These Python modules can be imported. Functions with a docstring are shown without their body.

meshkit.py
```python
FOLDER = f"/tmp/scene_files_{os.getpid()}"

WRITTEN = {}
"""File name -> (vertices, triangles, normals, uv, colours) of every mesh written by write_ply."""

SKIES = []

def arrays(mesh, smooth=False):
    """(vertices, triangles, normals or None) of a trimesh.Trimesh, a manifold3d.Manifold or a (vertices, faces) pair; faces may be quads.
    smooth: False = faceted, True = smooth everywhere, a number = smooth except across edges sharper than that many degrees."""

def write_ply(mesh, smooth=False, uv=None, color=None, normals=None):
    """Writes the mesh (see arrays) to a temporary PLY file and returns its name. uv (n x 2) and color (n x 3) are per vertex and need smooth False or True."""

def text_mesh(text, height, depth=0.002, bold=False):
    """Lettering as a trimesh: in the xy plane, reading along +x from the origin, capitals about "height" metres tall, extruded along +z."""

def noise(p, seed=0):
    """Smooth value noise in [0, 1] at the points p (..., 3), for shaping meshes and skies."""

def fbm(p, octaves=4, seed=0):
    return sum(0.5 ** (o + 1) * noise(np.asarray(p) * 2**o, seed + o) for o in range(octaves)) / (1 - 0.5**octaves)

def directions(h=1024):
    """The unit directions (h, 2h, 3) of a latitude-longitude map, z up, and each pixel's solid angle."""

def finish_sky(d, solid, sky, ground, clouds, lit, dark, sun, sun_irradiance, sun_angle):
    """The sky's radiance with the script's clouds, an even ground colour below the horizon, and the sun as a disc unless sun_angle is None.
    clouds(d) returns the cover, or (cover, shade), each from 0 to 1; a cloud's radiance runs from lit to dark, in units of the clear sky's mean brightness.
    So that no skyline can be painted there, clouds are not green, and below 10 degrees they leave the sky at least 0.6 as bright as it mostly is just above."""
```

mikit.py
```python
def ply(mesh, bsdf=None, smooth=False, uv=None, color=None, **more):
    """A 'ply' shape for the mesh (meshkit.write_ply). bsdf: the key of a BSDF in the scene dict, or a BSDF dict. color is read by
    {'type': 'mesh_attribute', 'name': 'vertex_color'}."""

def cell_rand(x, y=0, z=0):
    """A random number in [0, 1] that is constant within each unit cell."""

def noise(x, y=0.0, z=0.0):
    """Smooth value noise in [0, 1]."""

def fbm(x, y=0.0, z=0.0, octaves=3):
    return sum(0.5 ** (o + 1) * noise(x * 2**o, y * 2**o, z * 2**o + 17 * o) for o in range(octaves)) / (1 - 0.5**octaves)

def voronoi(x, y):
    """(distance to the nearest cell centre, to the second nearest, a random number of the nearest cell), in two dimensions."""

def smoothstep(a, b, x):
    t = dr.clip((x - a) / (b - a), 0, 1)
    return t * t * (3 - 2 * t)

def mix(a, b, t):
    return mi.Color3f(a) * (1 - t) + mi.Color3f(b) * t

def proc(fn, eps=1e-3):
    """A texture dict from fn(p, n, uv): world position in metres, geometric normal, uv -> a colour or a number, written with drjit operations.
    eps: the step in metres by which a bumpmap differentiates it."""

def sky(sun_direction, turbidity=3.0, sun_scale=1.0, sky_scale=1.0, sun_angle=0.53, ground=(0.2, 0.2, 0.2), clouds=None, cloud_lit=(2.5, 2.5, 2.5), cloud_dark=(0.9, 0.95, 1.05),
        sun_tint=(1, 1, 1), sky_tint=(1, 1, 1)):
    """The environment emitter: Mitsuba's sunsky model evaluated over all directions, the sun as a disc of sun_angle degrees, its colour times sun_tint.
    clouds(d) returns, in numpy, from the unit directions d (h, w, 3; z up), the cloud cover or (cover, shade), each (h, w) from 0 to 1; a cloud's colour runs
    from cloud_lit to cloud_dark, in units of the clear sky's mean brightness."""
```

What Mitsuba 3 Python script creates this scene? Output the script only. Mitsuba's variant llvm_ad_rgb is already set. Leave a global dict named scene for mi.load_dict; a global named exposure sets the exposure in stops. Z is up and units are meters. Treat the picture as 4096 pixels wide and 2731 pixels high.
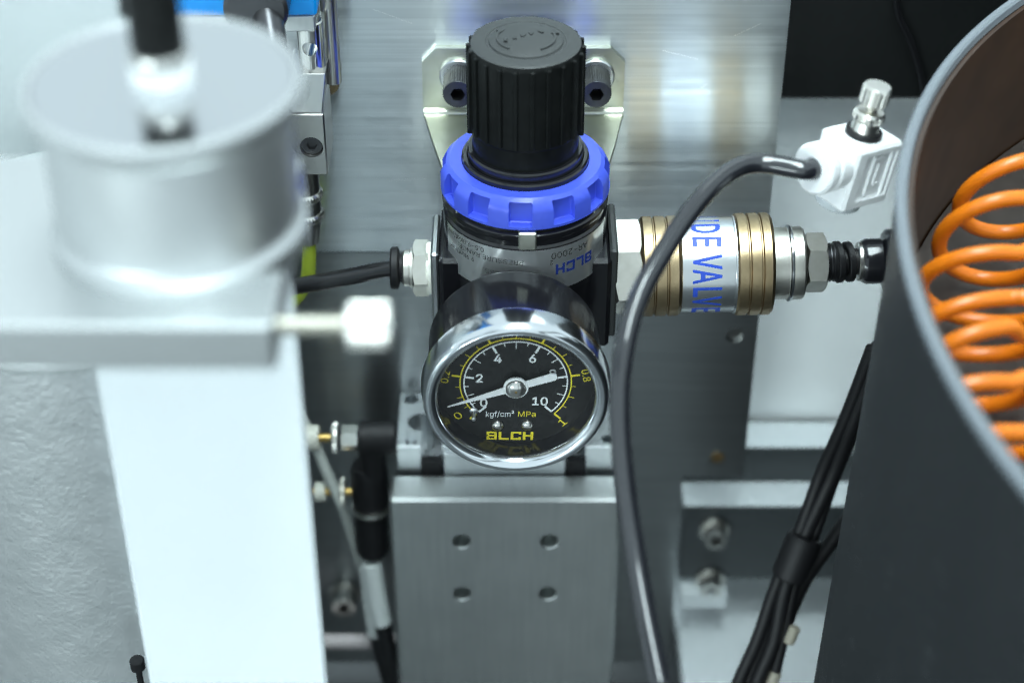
import math
import numpy as np, trimesh, shapely
import shapely.geometry as sg
import manifold3d as m3
import mitsuba as mi, drjit as dr
import mikit, meshkit
from mikit import noise, fbm, smoothstep, mix

T = mi.ScalarTransform4f
MM = 0.001
exposure = 0.9
scene, labels = {}, {}

# ------------------------------------------------------------------ camera (lengths below are millimetres, scaled on writing)
PITCH = math.radians(37.0)
CAM = np.array([-0.5, -312.5, 249.9])
LOOK = np.array([0.0, math.cos(PITCH), -math.sin(PITCH)])
scene['camera'] = {'type': 'thinlens', 'fov': 31.28, 'fov_axis': 'x', 'near_clip': 0.02, 'far_clip': 20.0,
    'aperture_radius': 3.5 * MM, 'focus_distance': 413 * MM,
    'to_world': T().look_at(origin=list(CAM * MM), target=list((CAM + LOOK * 400) * MM), up=[0, 0, 1])}

# ------------------------------------------------------------------ light: ceiling lamps and the pale room round the machine
def lamp(key, centre, target, w, h, power, tint=(0.84, 1.0, 1.03)):
    scene[key] = {'type': 'rectangle', 'to_world': T().look_at(origin=centre, target=target, up=[0, 1, 0.01]) @ T().scale([w / 2, h / 2, 1]),
        'emitter': {'type': 'area', 'radiance': {'type': 'rgb', 'value': [power * c for c in tint]}}}
lamp('ceiling_lamp', [0.05, -0.12, 1.3], [0.0, 0.0, 0.0], 0.34, 1.2, 10.0)
lamp('ceiling_lamp_001', [0.36, 1.05, 1.0], [0.0, 0.0, 0.0], 0.45, 0.3, 1.3)
lamp('added_front_light', [-0.66, -0.98, 0.02], [0.0, 0.0, 0.0], 0.17, 0.75, 8.0)  # unseen light added for the hose highlight and the white cover
labels['ceiling_lamp'] = {'label': 'long ceiling lamp straight above the machine', 'group': 'ceiling lamps', 'category': 'lamp'}
labels['ceiling_lamp_001'] = {'label': 'short ceiling lamp farther back behind the machine', 'group': 'ceiling lamps', 'category': 'lamp'}
labels['added_front_light'] = {'label': 'tall unseen light added in front of the machine on the left for the hose highlight', 'category': 'lamp'}
scene['room_light'] = {'type': 'constant', 'radiance': {'type': 'rgb', 'value': [0.46, 0.56, 0.595]}}

# ------------------------------------------------------------------ materials
def rgb(c): return {'type': 'rgb', 'value': list(c)}
def mat(key, c, rough=0.4, metal=0.0, bump=None, bscale=1.0, beps=1e-4, two=True, **k):
    d = {'type': 'principled', 'base_color': c if isinstance(c, dict) else rgb(c), 'roughness': rough, 'metallic': metal, **k}
    if bump is not None:
        d = {'type': 'bumpmap', 'arbitrary': mikit.proc(bump, beps), 'scale': bscale, 'bsdf': d}
    scene[key] = {'type': 'twosided', 'bsdf': d} if two else d
    return key

def brushed(p, n, uv):                      # fine grain of the rolled sheet, running along x, a few long scratches
    g = 0.55 * noise(p.x * 35, p.z * 2600, 3.1) + 0.45 * noise(p.x * 90, p.z * 900, 7.7)
    c = mix((0.54, 0.58, 0.60), (0.72, 0.76, 0.78), g)
    for x0, z0, x1, z1, w in ((.0352, .0441, .0437, .0418, 1.7e-4), (.052, .048, .058, .0512, 1.2e-4), (-.031, .008, -.022, .0085, 1.0e-4), (.045, .034, .0462, .0352, 1.2e-4), (-.0333, .055, -.024, .0512, .9e-4)):
        dx, dz = x1 - x0, z1 - z0
        t = dr.clip(((p.x - x0) * dx + (p.z - z0) * dz) / (dx * dx + dz * dz), 0, 1)
        d = dr.sqrt(dr.square(p.x - x0 - t * dx) + dr.square(p.z - z0 - t * dz))
        c = mix(c, (0.95, 0.95, 0.95), 0.8 * smoothstep(w, w * 0.3, d))
    return c
def brushed_rough(p, n, uv): return 0.25 + 0.07 * noise(p.x * 25, p.z * 700, 1.0)
scene['m_sheet'] = {'type': 'twosided', 'bsdf': {'type': 'principled', 'base_color': mikit.proc(brushed), 'roughness': mikit.proc(brushed_rough), 'metallic': 1.0, 'anisotropic': 0.88}}
def dullsheet(p, n, uv): return mix((0.29, 0.31, 0.315), (0.39, 0.41, 0.415), 0.5 * noise(p.x * 60, p.z * 1500, 3.1) + 0.5 * fbm(p.x * 45, p.z * 45, 1.7))
scene['m_dull'] = {'type': 'twosided', 'bsdf': {'type': 'principled', 'base_color': mikit.proc(dullsheet), 'roughness': 0.28, 'metallic': 1.0, 'anisotropic': 0.75}}
def grain(p, n, uv): return fbm(p.x * 4200, p.y * 4200, p.z * 4200, 2)
def satin(p, n, uv): return mix((0.54, 0.565, 0.56), (0.70, 0.72, 0.71), 0.6 * fbm(p.x * 120, p.y * 120, p.z * 120, 3) + 0.4 * noise(p.x * 1400, p.y * 300, p.z * 60))
mat('m_alu', mikit.proc(satin), 0.42, 1.0, grain, 6e-6)
mat('m_alu_bright', (0.68, 0.70, 0.70), 0.36, 1.0)
mat('m_alu_dark', (0.40, 0.42, 0.43), 0.46, 1.0, grain, 6e-6)
mat('m_alu_light', (0.72, 0.745, 0.76), 0.32, 1.0)
def zinc(p, n, uv): return mix((0.60, 0.62, 0.50), (0.80, 0.81, 0.72), fbm(p.x * 260, p.y * 260, p.z * 260, 3))
mat('m_zinc', mikit.proc(zinc), 0.33, 1.0)
mat('m_chrome', (0.74, 0.77, 0.80), 0.13, 1.0)
mat('m_steel', (0.58, 0.57, 0.54), 0.24, 1.0)
mat('m_steel_polished', (0.70, 0.69, 0.66), 0.14, 1.0)
def nickel(p, n, uv): return mix((0.60, 0.58, 0.51), (0.74, 0.72, 0.66), fbm(p.x * 500, p.y * 500, p.z * 500, 3))
mat('m_nickel', mikit.proc(nickel), 0.34, 1.0)
mat('m_nickel_bright', (0.84, 0.82, 0.76), 0.25, 1.0)
def brass(p, n, uv): return mix((0.30, 0.22, 0.125), (0.52, 0.40, 0.245), fbm(p.x * 420, p.y * 260, p.z * 260, 3))
mat('m_brass', mikit.proc(brass), 0.36, 1.0)
mat('m_brass_stem', (0.62, 0.42, 0.14), 0.3, 1.0)
mat('m_foil', (0.60, 0.62, 0.63), 0.27, 1.0)
mat('m_label', (0.80, 0.82, 0.82), 0.18, 0.85)
def blackpl(p, n, uv): return mix((0.005, 0.0055, 0.0055), (0.010, 0.011, 0.0105), fbm(p.x * 300, p.y * 300, p.z * 300, 3))
mat('m_black', mikit.proc(blackpl), 0.32, 0.0, specular=0.14)
mat('m_black_pale', (0.035, 0.038, 0.038), 0.46, 0.0, grain, 4e-6)
mat('m_black_box', (0.007, 0.008, 0.008), 0.4)
mat('m_black_gloss', (0.009, 0.009, 0.011), 0.14, 0.0, specular=0.6)
mat('m_black_screw', (0.10, 0.10, 0.105), 0.30, 0.9)
mat('m_dial', (0.006, 0.006, 0.006), 0.45)
mat('m_ink_white', (0.82, 0.84, 0.84), 0.5)
mat('m_ink_yellow', (0.80, 0.66, 0.03), 0.5)
mat('m_ink_black', (0.015, 0.015, 0.015), 0.5)
mat('m_ink_blue', (0.02, 0.07, 0.48), 0.45)
mat('m_ink_navy', (0.012, 0.03, 0.20), 0.45)
mat('m_blue', (0.060, 0.100, 0.62), 0.30, 0.0, specular=0.5)
mat('m_blue_box', (0.0, 0.22, 0.62), 0.35)
mat('m_white', (0.83, 0.87, 0.89), 0.42)
mat('m_white_plastic', (0.86, 0.87, 0.87), 0.38, 0.0, specular=0.5)
mat('m_ivory', (0.72, 0.71, 0.62), 0.4)
mat('m_panel_grey', (0.58, 0.62, 0.635), 0.5)
mat('m_rear', (0.86, 0.89, 0.89), 0.5)
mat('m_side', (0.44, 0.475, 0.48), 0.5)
mat('m_beam_shade', (0.035, 0.042, 0.045), 0.45)  # shade of the beam fronts put into the colour
mat('m_hose_grey', (0.012, 0.013, 0.017), 0.09, 0.0, specular=0.8, clearcoat=0.6, clearcoat_gloss=0.9)
mat('m_hose_black', (0.008, 0.008, 0.009), 0.12, 0.0, specular=0.6)
mat('m_hose_clear', (0.52, 0.54, 0.51), 0.2)
mat('m_orange', (0.74, 0.185, 0.008), 0.26, 0.0, specular=0.5)
mat('m_rubber', (0.007, 0.007, 0.008), 0.5, 0.0, specular=0.3)
mat('m_terminal', (0.26, 0.24, 0.19), 0.5)
mat('m_lime', (0.40, 0.50, 0.04), 0.4)
mat('m_sleeve', (0.66, 0.69, 0.68), 0.5)
mat('m_pink', (0.48, 0.43, 0.43), 0.5)
def bowlpaint(p, n, uv):
    a = dr.atan2(p.y + 0.0558, p.x - 0.2348)
    g = 0.6 * fbm(a * 9, p.z * 40, 2.0, 4) + 0.4 * noise(a * 160, p.z * 1500, 5.0)
    c = mix((0.010, 0.012, 0.014), (0.017, 0.019, 0.021), g)
    return mix(c, (0.06, 0.065, 0.07), 0.5 * smoothstep(0.80, 0.90, noise(a * 40, p.z * 1900, 9.0)) * smoothstep(0.55, 0.75, fbm(a * 14, p.z * 60, 8.0, 3)))
mat('m_bowl', mikit.proc(bowlpaint), 0.5, 0.0, specular=0.35)
mat('m_bowl_rim', (0.16, 0.18, 0.20), 0.45, 0.0)
def bowlin(p, n, uv): return mix((0.014, 0.008, 0.005), (0.060, 0.027, 0.013), fbm(p.x * 55, p.y * 55, p.z * 55, 4))
mat('m_bowl_inside', mikit.proc(bowlin), 0.26, 0.0, specular=0.5)
def tray(p, n, uv): return mix((0.018, 0.012, 0.009), (0.046, 0.036, 0.031), fbm(p.x * 160, p.y * 160, p.z * 160, 4))
mat('m_tray', mikit.proc(tray), 0.42, 0.0, grain, 1e-5)
def castgrain(p, n, uv): return fbm(p.x * 3500, p.y * 3500, p.z * 3500, 2)
def castcol(p, n, uv): return mix((0.72, 0.75, 0.75), (0.90, 0.92, 0.92), fbm(p.x * 200, p.y * 200, p.z * 200, 3))
mat('m_cast', mikit.proc(castcol), 0.33, 0.8, castgrain, 2e-5, 1e-4)
mat('m_bed', (0.045, 0.05, 0.053), 0.5)
mat('m_disc', (0.64, 0.66, 0.68), 0.16, 1.0)
mat('m_alu_cup', (0.72, 0.745, 0.75), 0.42, 1.0)
scene['m_glass'] = {'type': 'thindielectric', 'int_ior': 1.45}

# ------------------------------------------------------------------ mesh helpers
def put(key, mesh, m, smooth=35, **k):
    if isinstance(mesh, m3.Manifold):
        a = mesh.to_mesh(); mesh = trimesh.Trimesh(np.array(a.vert_properties[:, :3]), np.array(a.tri_verts), process=False)
    mesh = mesh.copy(); mesh.apply_scale(MM)
    k0, n = key, 1
    while key in scene:
        key = '%s_%03d' % (k0, n); n += 1
    scene[key] = mikit.ply(mesh, m, smooth, **k)
    return key
def tag(key, label, cat=None, group=None, kind=None):
    labels[key] = {'label': label}
    if cat: labels[key]['category'] = cat
    if group: labels[key]['group'] = group
    if kind: labels[key]['kind'] = kind
def cat(*ms): return trimesh.util.concatenate([tri(m) for m in ms])
def tri(m):
    if isinstance(m, m3.Manifold):
        a = m.to_mesh(); return trimesh.Trimesh(np.array(a.vert_properties[:, :3]), np.array(a.tri_verts), process=False)
    return m
def mf(m):
    if isinstance(m, m3.Manifold): return m
    m = m.copy(); m.merge_vertices()
    return m3.Manifold(m3.Mesh(np.asarray(m.vertices, np.float32), np.asarray(m.faces, np.uint32)))
def cut(a, *bs):
    a = mf(a)
    for b in bs: a = a - mf(b)
    return a
def join(a, *bs):
    a = mf(a)
    for b in bs: a = a + mf(b)
    return a
def box(x0, x1, y0, y1, z0, z1, c=0.3):
    """a box with chamfered edges"""
    pts = []
    for sx in (0, 1):
        for sy in (0, 1):
            for sz in (0, 1):
                p = np.array([(x0, x1)[sx], (y0, y1)[sy], (z0, z1)[sz]], float); d = np.array([1 - 2 * sx, 1 - 2 * sy, 1 - 2 * sz]) * c
                for keep in range(3):
                    q = p + d; q[keep] = p[keep]; pts.append(q)
    return trimesh.convex.convex_hull(np.array(pts))
def lathe(prof, n=64):
    """(r, z) profile, first and last on the axis or closed into a ring"""
    prof = [(max(r, 0.0), z) for r, z in prof]
    if prof[0][0] > 0 or prof[-1][0] > 0: prof = prof + [prof[0]]
    m = trimesh.creation.revolve(np.array(prof, float), sections=n)
    if m.volume < 0: m.invert()
    return m
def cyl(r, z0, z1, n=48, c=0.2):
    c = min(c, r * 0.45, abs(z1 - z0) * 0.45)
    return lathe([(0, z0), (r - c, z0), (r, z0 + c), (r, z1 - c), (r - c, z1), (0, z1)], n)
def prism(poly, z0, z1):
    m = trimesh.creation.extrude_polygon(poly, z1 - z0, engine='earcut'); m.apply_translation([0, 0, z0]); return m
def ngon(r, n, rot=0): return sg.Polygon([(r * math.cos(rot + 2 * math.pi * k / n), r * math.sin(rot + 2 * math.pi * k / n)) for k in range(n)])
def hexnut(af, z0, z1, rot=0.0):
    """hexagon with the chamfered corners of a turned nut; af across flats"""
    h = prism(ngon(af / math.sqrt(3), 6, rot), z0, z1); R = af / math.sqrt(3); t = (R - af / 2) * 0.62
    return mf(h) ^ mf(lathe([(0, z0), (af / 2 * 0.985, z0), (R * 1.01, z0 + t), (R * 1.01, z1 - t), (af / 2 * 0.985, z1), (0, z1)], 72))
def knurl(r, n, d, z0, z1):
    pts = []
    for k in range(n):
        for f, rr in ((0.0, r - d), (0.22, r), (0.62, r), (0.84, r - d)):
            a = 2 * math.pi * (k + f) / n; pts.append((rr * math.cos(a), rr * math.sin(a)))
    c = min(0.35, (z1 - z0) * 0.2)
    return mf(prism(sg.Polygon(pts), z0, z1)) ^ mf(lathe([(0, z0), (r - d * 1.6, z0), (r + 0.01, z0 + c + d), (r + 0.01, z1 - c - d), (r - d * 1.6, z1), (0, z1)], 64))
def thread(r, z0, z1, pitch=0.7, n=32):
    prof, z = [(0, z0)], z0
    while z < z1 - pitch * 0.99:
        prof += [(r - pitch * 0.45, z), (r, z + pitch * 0.4), (r, z + pitch * 0.6)]; z += pitch
    prof += [(r - pitch * 0.45, z1), (0, z1)]
    return lathe(prof, n)
def frame(axis, up=(0, 0, 1)):
    """4 x 4 whose z is the axis"""
    z = np.array(axis, float); z /= np.linalg.norm(z); u = np.array(up, float)
    if abs(z @ u) / np.linalg.norm(u) > 0.98: u = np.array([0, 1.0, 0])
    x = np.cross(u, z); x /= np.linalg.norm(x); M = np.eye(4); M[:3, 0], M[:3, 1], M[:3, 2] = x, np.cross(z, x), z; return M
def moved(m, M=None, at=(0, 0, 0)):
    m = tri(m).copy()
    if M is not None: m.apply_transform(M)
    m.apply_translation(at); return m
ALONGX, TOVIEW = frame((1, 0, 0)), frame((0, -1, 0))
def spline(pts, step=1.0):
    p = np.array(pts, float); p = np.vstack([2 * p[0] - p[1], p, 2 * p[-1] - p[-2]]); out = []
    for i in range(1, len(p) - 2):
        a, b, c, d = p[i - 1:i + 3]; n = max(2, int(np.linalg.norm(c - b) / step))
        for t in np.arange(n) / n:
            out.append(0.5 * (2 * b + (c - a) * t + (2 * a - 5 * b + 4 * c - d) * t * t + (3 * b - a - 3 * c + d) * t ** 3))
    return np.array(out + [p[-2]])
def tube(pts, r, n=20, step=1.0, smooth=True):
    p = spline(pts, step) if smooth else np.array(pts, float)
    t = np.gradient(p, axis=0); t /= np.linalg.norm(t, axis=1, keepdims=True)
    u = np.cross(t[0], [0.3, 0.2, 0.93]); u /= np.linalg.norm(u); V = []
    a = np.arange(n) * 2 * math.pi / n
    for q, d in zip(p, t):
        u = u - d * (u @ d); u /= np.linalg.norm(u); w = np.cross(d, u)
        V.append(q + r * (np.cos(a)[:, None] * u + np.sin(a)[:, None] * w))
    V = np.array(V); m, F = len(p), []
    for i in range(m - 1):
        for k in range(n):
            A, B, C_, D_ = i * n + k, i * n + (k + 1) % n, (i + 1) * n + (k + 1) % n, (i + 1) * n + k
            F += [(A, B, C_), (A, C_, D_)]
    V = np.vstack([V.reshape(-1, 3), p[:1], p[-1:]]); e = m * n
    for k in range(n):
        F += [(e, (k + 1) % n, k), (e + 1, (m - 1) * n + k, (m - 1) * n + (k + 1) % n)]
    return trimesh.Trimesh(V, F, process=False)
def sector(r0, r1, a0, a1, z0, z1, n=40):
    a = np.radians(np.linspace(a0, a1, n))
    return prism(sg.Polygon([*zip(r1 * np.cos(a), r1 * np.sin(a)), *zip(r0 * np.cos(a[::-1]), r0 * np.sin(a[::-1]))]), z0, z1)
def letters(text, h, depth=0.06, bold=False, centre=True, sx=1.0):
    m = meshkit.text_mesh(text, h, depth, bold)
    if centre: m.apply_translation([-(m.bounds[0, 0] + m.bounds[1, 0]) / 2, -h / 2, 0])
    m.apply_scale([sx, 1, 1]); return m
def wrap(m, R, fx):
    """bend lettering round a cylinder: fx(s, t, d) -> point"""
    v, f = trimesh.remesh.subdivide_to_size(m.vertices, m.faces, 0.5, max_iter=8)
    return trimesh.Trimesh(fx(v[:, 0], v[:, 1], R + v[:, 2]), f, process=False)
def capscrew(key, at, r=3.5, h=4.2, m='m_black_screw', axis=(0, -1, 0), washer=None):
    """socket head cap screw; its head points along the axis"""
    M = frame(axis)
    z0 = 0.0
    if washer:
        put(key + '__washer', moved(cut(cyl(washer[0], 0, washer[1], 48, 0.15), cyl(r * 0.55, -1, 9)), M, at), 'm_steel'); z0 = washer[1]
    hd = cut(join(knurl(r, 36, 0.09, z0, z0 + h)), prism(ngon(r * 0.50, 6), z0 + h * 0.45, z0 + h + 1))
    put(key + '__head', moved(hd, M, at), m)
    put(key + '__hex_socket', moved(prism(ngon(r * 0.49, 6), z0 + h * 0.30, z0 + h * 0.46), M, at), 'm_rubber')
    return key

# ================================================================== the setting: plates, panels, bed
def xz_uv(mesh):
    return np.asarray(mesh.vertices)[:, [0, 2]]
def sheet(key, poly, y0, y1, m):
    """a plate standing across the view: polygon in x, z; brushed along x"""
    a = trimesh.creation.extrude_polygon(poly, y1 - y0, engine='earcut')
    v = np.asarray(a.vertices); a = trimesh.Trimesh(np.c_[v[:, 0], y1 - v[:, 2], v[:, 1]], a.faces, process=False)
    if a.volume < 0: a.invert()
    a.unmerge_vertices()
    return put(key, a, m, False, uv=np.asarray(a.vertices)[:, [2, 0]])
R = lambda x0, x1, z0, z1: sg.box(x0, z0, x1, z1)
upper = R(-66, 64.4, -13.3, 84)
sheet('mounting_plate__upper_sheet', upper, 75, 79, 'm_sheet')
low = sg.Polygon([(-70, -165), (47.5, -165), (47.5, -90), (64.4, -90), (64.4, -14.0), (-70, -14.0)]).difference(sg.Point(58.5, -40.4).buffer(2.3, 32)).difference(sg.Point(56.8, -82.8).buffer(2.2, 32))
sheet('mounting_plate__lower_sheet', low, 75.3, 79, 'm_dull')
tag('mounting_plate', 'brushed aluminium plate standing behind the regulator and brass valve', 'plate')
labels['mounting_plate__lower_sheet'] = {'label': 'duller grey lower sheet with two holes'}
put('mounting_plate__plug', moved(cyl(2.25, 0, 2), TOVIEW, (58.5, 78.5, -40.4)), 'm_steel')
put('mounting_plate__plug', moved(cut(cyl(2.1, 0, 3.2), prism(ngon(1.1, 6), 1.8, 4)), TOVIEW, (56.8, 78.5, -82.8)), 'm_brass')

put('machine_bed', box(-700, 700, -560, 700, -195, -175, 1), 'm_bed'); tag('machine_bed', 'dark floor of the machine under the parts', kind='structure')
put('rear_panel', box(40, 150, 104, 108, -175, 90, 0.5), 'm_rear'); tag('rear_panel', 'pale grey panel behind the brass valve and white flow valve', 'panel')
put('side_panel', box(-420, -66.5, 60, 64, -170, 120, 0.5), 'm_side'); tag('side_panel', 'pale white panel behind the silver cup', 'panel')

# right-hand beams behind and under the plate
put('cross_beam__bar', box(49, 95, 90, 101, -104.4, -92, 0.25), 'm_beam_shade'); put('cross_beam__ledge', box(49, 94.6, 90.2, 101.2, -91.95, -91.5, 0.1), 'm_panel_grey')  # dark front and pale ledge strip: shade and light put into the colours
tag('cross_beam', 'upper beam running right from behind the plate, shade painted on its front and light on its ledge', 'beam')
put('lower_beam__bar', box(49, 110, 79.2, 103, -133.5, -104.9, 0.3), 'm_beam_shade'); put('lower_beam__ledge', box(49, 110, 79.4, 89.8, -104.85, -104.5, 0.1), 'm_panel_grey')
tag('lower_beam', 'lower beam with shade painted on its front, carrying two bolts beside the black cables', 'beam')
for i, (z, lb) in enumerate(((-113.1, 'dull bolt on the lower beam just under its ledge'), (-133.3, 'dull bolt at the bottom edge of the lower beam'))):
    key = 'beam_bolt' + ('_%03d' % i if i else '')
    capscrew(key, (58.2, 78.9, z), 3.3, 4.5, 'm_steel', washer=(4.6, 0.9)); tag(key, lb, 'bolt', 'bolts on the lower beam')
put('pale_base', box(49.5, 118, 40, 103, -158, -150, 0.5), 'm_panel_grey'); put('pale_base__upstand', box(49.5, 63, 73.5, 79, -140, -134.5, 0.2), 'm_panel_grey')
tag('pale_base', 'pale grey base under the lower beam at the bottom of the picture', 'base')
# ================================================================== pressure regulator
RX, RY = 2.5, 40.0
def reg(m): return moved(m, None, (RX, RY, 0))
core = lathe([(0, -9), (17.6, -9), (18.4, -8), (18.4, 9.5), (18.7, 10.2), (18.7, 23.6), (18.2, 24.1), (18.2, 28.5), (0, 28.5)], 96)
boss = box(-19.6, 19.6, -11.0, 12, -9.5, 15.5, 0.9)
body = join(core, boss, box(-9, 9, -19.5, 0, -8, 12, 0.6))
body = cut(body, *[moved(box(0, 20, -0.9, 0.9, 24.9, 27.0, 0.1), trimesh.transformations.rotation_matrix(math.radians(a), [0, 0, 1])) for a in range(0, 0)])
put('pressure_regulator__body', reg(body), 'm_black_gloss')
put('pressure_regulator__groove_ring', reg(lathe([(18.0, 25.4), (18.55, 25.5), (18.9, 26.2), (18.9, 27.2), (18.0, 27.8)], 96)), 'm_black_gloss')
put('pressure_regulator__port_flange', moved(box(-0.9, 0.9, -8.5, 8.5, -6, 15.5, 0.5), None, (RX - 20.7, RY, 0)), 'm_alu_light')
put('pressure_regulator__port_flange', moved(box(-0.9, 0.9, -10, 10, -7, 17.5, 0.5), None, (RX + 20.2, RY, 0)), 'm_black_pale')
# lock ring
ring = lathe([(14.4, 28.6), (18.6, 28.6), (19.15, 29.1), (19.15, 33.2), (18.35, 34.9), (17.0, 36.0), (14.4, 36.0)], 144)
notch = []
for i in range(12):
    a = math.radians(-90 - 3.5 + 30 * i)
    notch.append(moved(box(16.9, 22, -2.6, 2.6, 29.7, 35.3, 0.25), trimesh.transformations.rotation_matrix(a, [0, 0, 1])))
put('pressure_regulator__lock_ring', reg(cut(ring, *notch)), 'm_blue', 28)
labels['pressure_regulator__lock_ring'] = {'label': 'blue notched lock ring'}
put('pressure_regulator__collar', reg(lathe([(0, 30), (14.25, 30), (14.25, 36.9), (13.9, 37.3), (13.2, 37.3), (13.0, 37.0), (13.0, 38.9), (12.7, 39.3), (12.0, 39.3), (0, 39.3)], 96)), 'm_black_gloss')
# knob
knob = lathe([(0, 38.0), (11.7, 38.0), (11.9, 38.4), (11.9, 44.2), (12.25, 44.8), (12.35, 63.6), (11.9, 64.6), (11.2, 65.0), (8.7, 65.0), (8.5, 64.75), (8.2, 64.75), (8.0, 65.2), (6.0, 65.75), (3.5, 66.05), (0, 66.15)], 110)
ribs = []
for i in range(22):
    a = math.radians(-90 - 10.4 + 360 / 22 * i)
    L = 42.0 if i % 11 == 6 else 45.0
    ribs.append(moved(box(11.6, 12.95, -0.52, 0.52, L, 64.1, 0.18), trimesh.transformations.rotation_matrix(a, [0, 0, 1])))
put('pressure_regulator__knob', reg(join(knob, *ribs)), 'm_black', 28)
labels['pressure_regulator__knob'] = {'label': 'black ribbed adjusting knob'}
arcs = [sector(6.0, 6.5, 150, 235, 65.45, 66.1), sector(6.0, 6.5, -60, 15, 65.45, 66.1), moved(prism(sg.Polygon([(-0.9, 0), (0.9, 0), (0, 1.3)]), 65.4, 66.1), None, (6.25, 1.6, 0)), moved(prism(sg.Polygon([(-0.9, 0), (0.9, 0), (0, -1.3)]), 65.4, 66.1), None, (-5.5, 3.2, 0))]
rs = np.random.RandomState(4)
for i in range(5):
    c = np.array([-4.4 + 1.9 * i, -2.0 + 0.95 * i]); w = moved(box(-0.62, 0.62, -0.22, 0.22, 65.6, 66.5, 0.06), trimesh.transformations.rotation_matrix(rs.uniform(-0.9, 1.3), [0, 0, 1]), (*c, 0))
    arcs.append(w); arcs.append(moved(box(-0.2, 0.2, -0.6, 0.6, 65.6, 66.48, 0.06), trimesh.transformations.rotation_matrix(0.45, [0, 0, 1]), (c[0] + rs.uniform(-.4, .4), c[1], 0)))
put('pressure_regulator__knob__top_face', reg(lathe([(0, 65.0), (8.75, 65.02), (11.15, 65.02), (11.85, 64.68), (11.95, 64.75), (11.2, 65.12), (8.72, 65.12), (8.5, 64.86), (8.2, 64.86), (8.0, 65.32), (6.0, 65.87), (3.5, 66.17), (0, 66.27)], 110)), 'm_black_pale')  # gloss light on the knob top put into a paler black
put('pressure_regulator__knob__emblem', reg(cat(*arcs)), 'm_black_pale', False)
labels['pressure_regulator__knob__emblem'] = {'label': 'worn raised mark with turning arrows on the knob top'}
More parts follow.
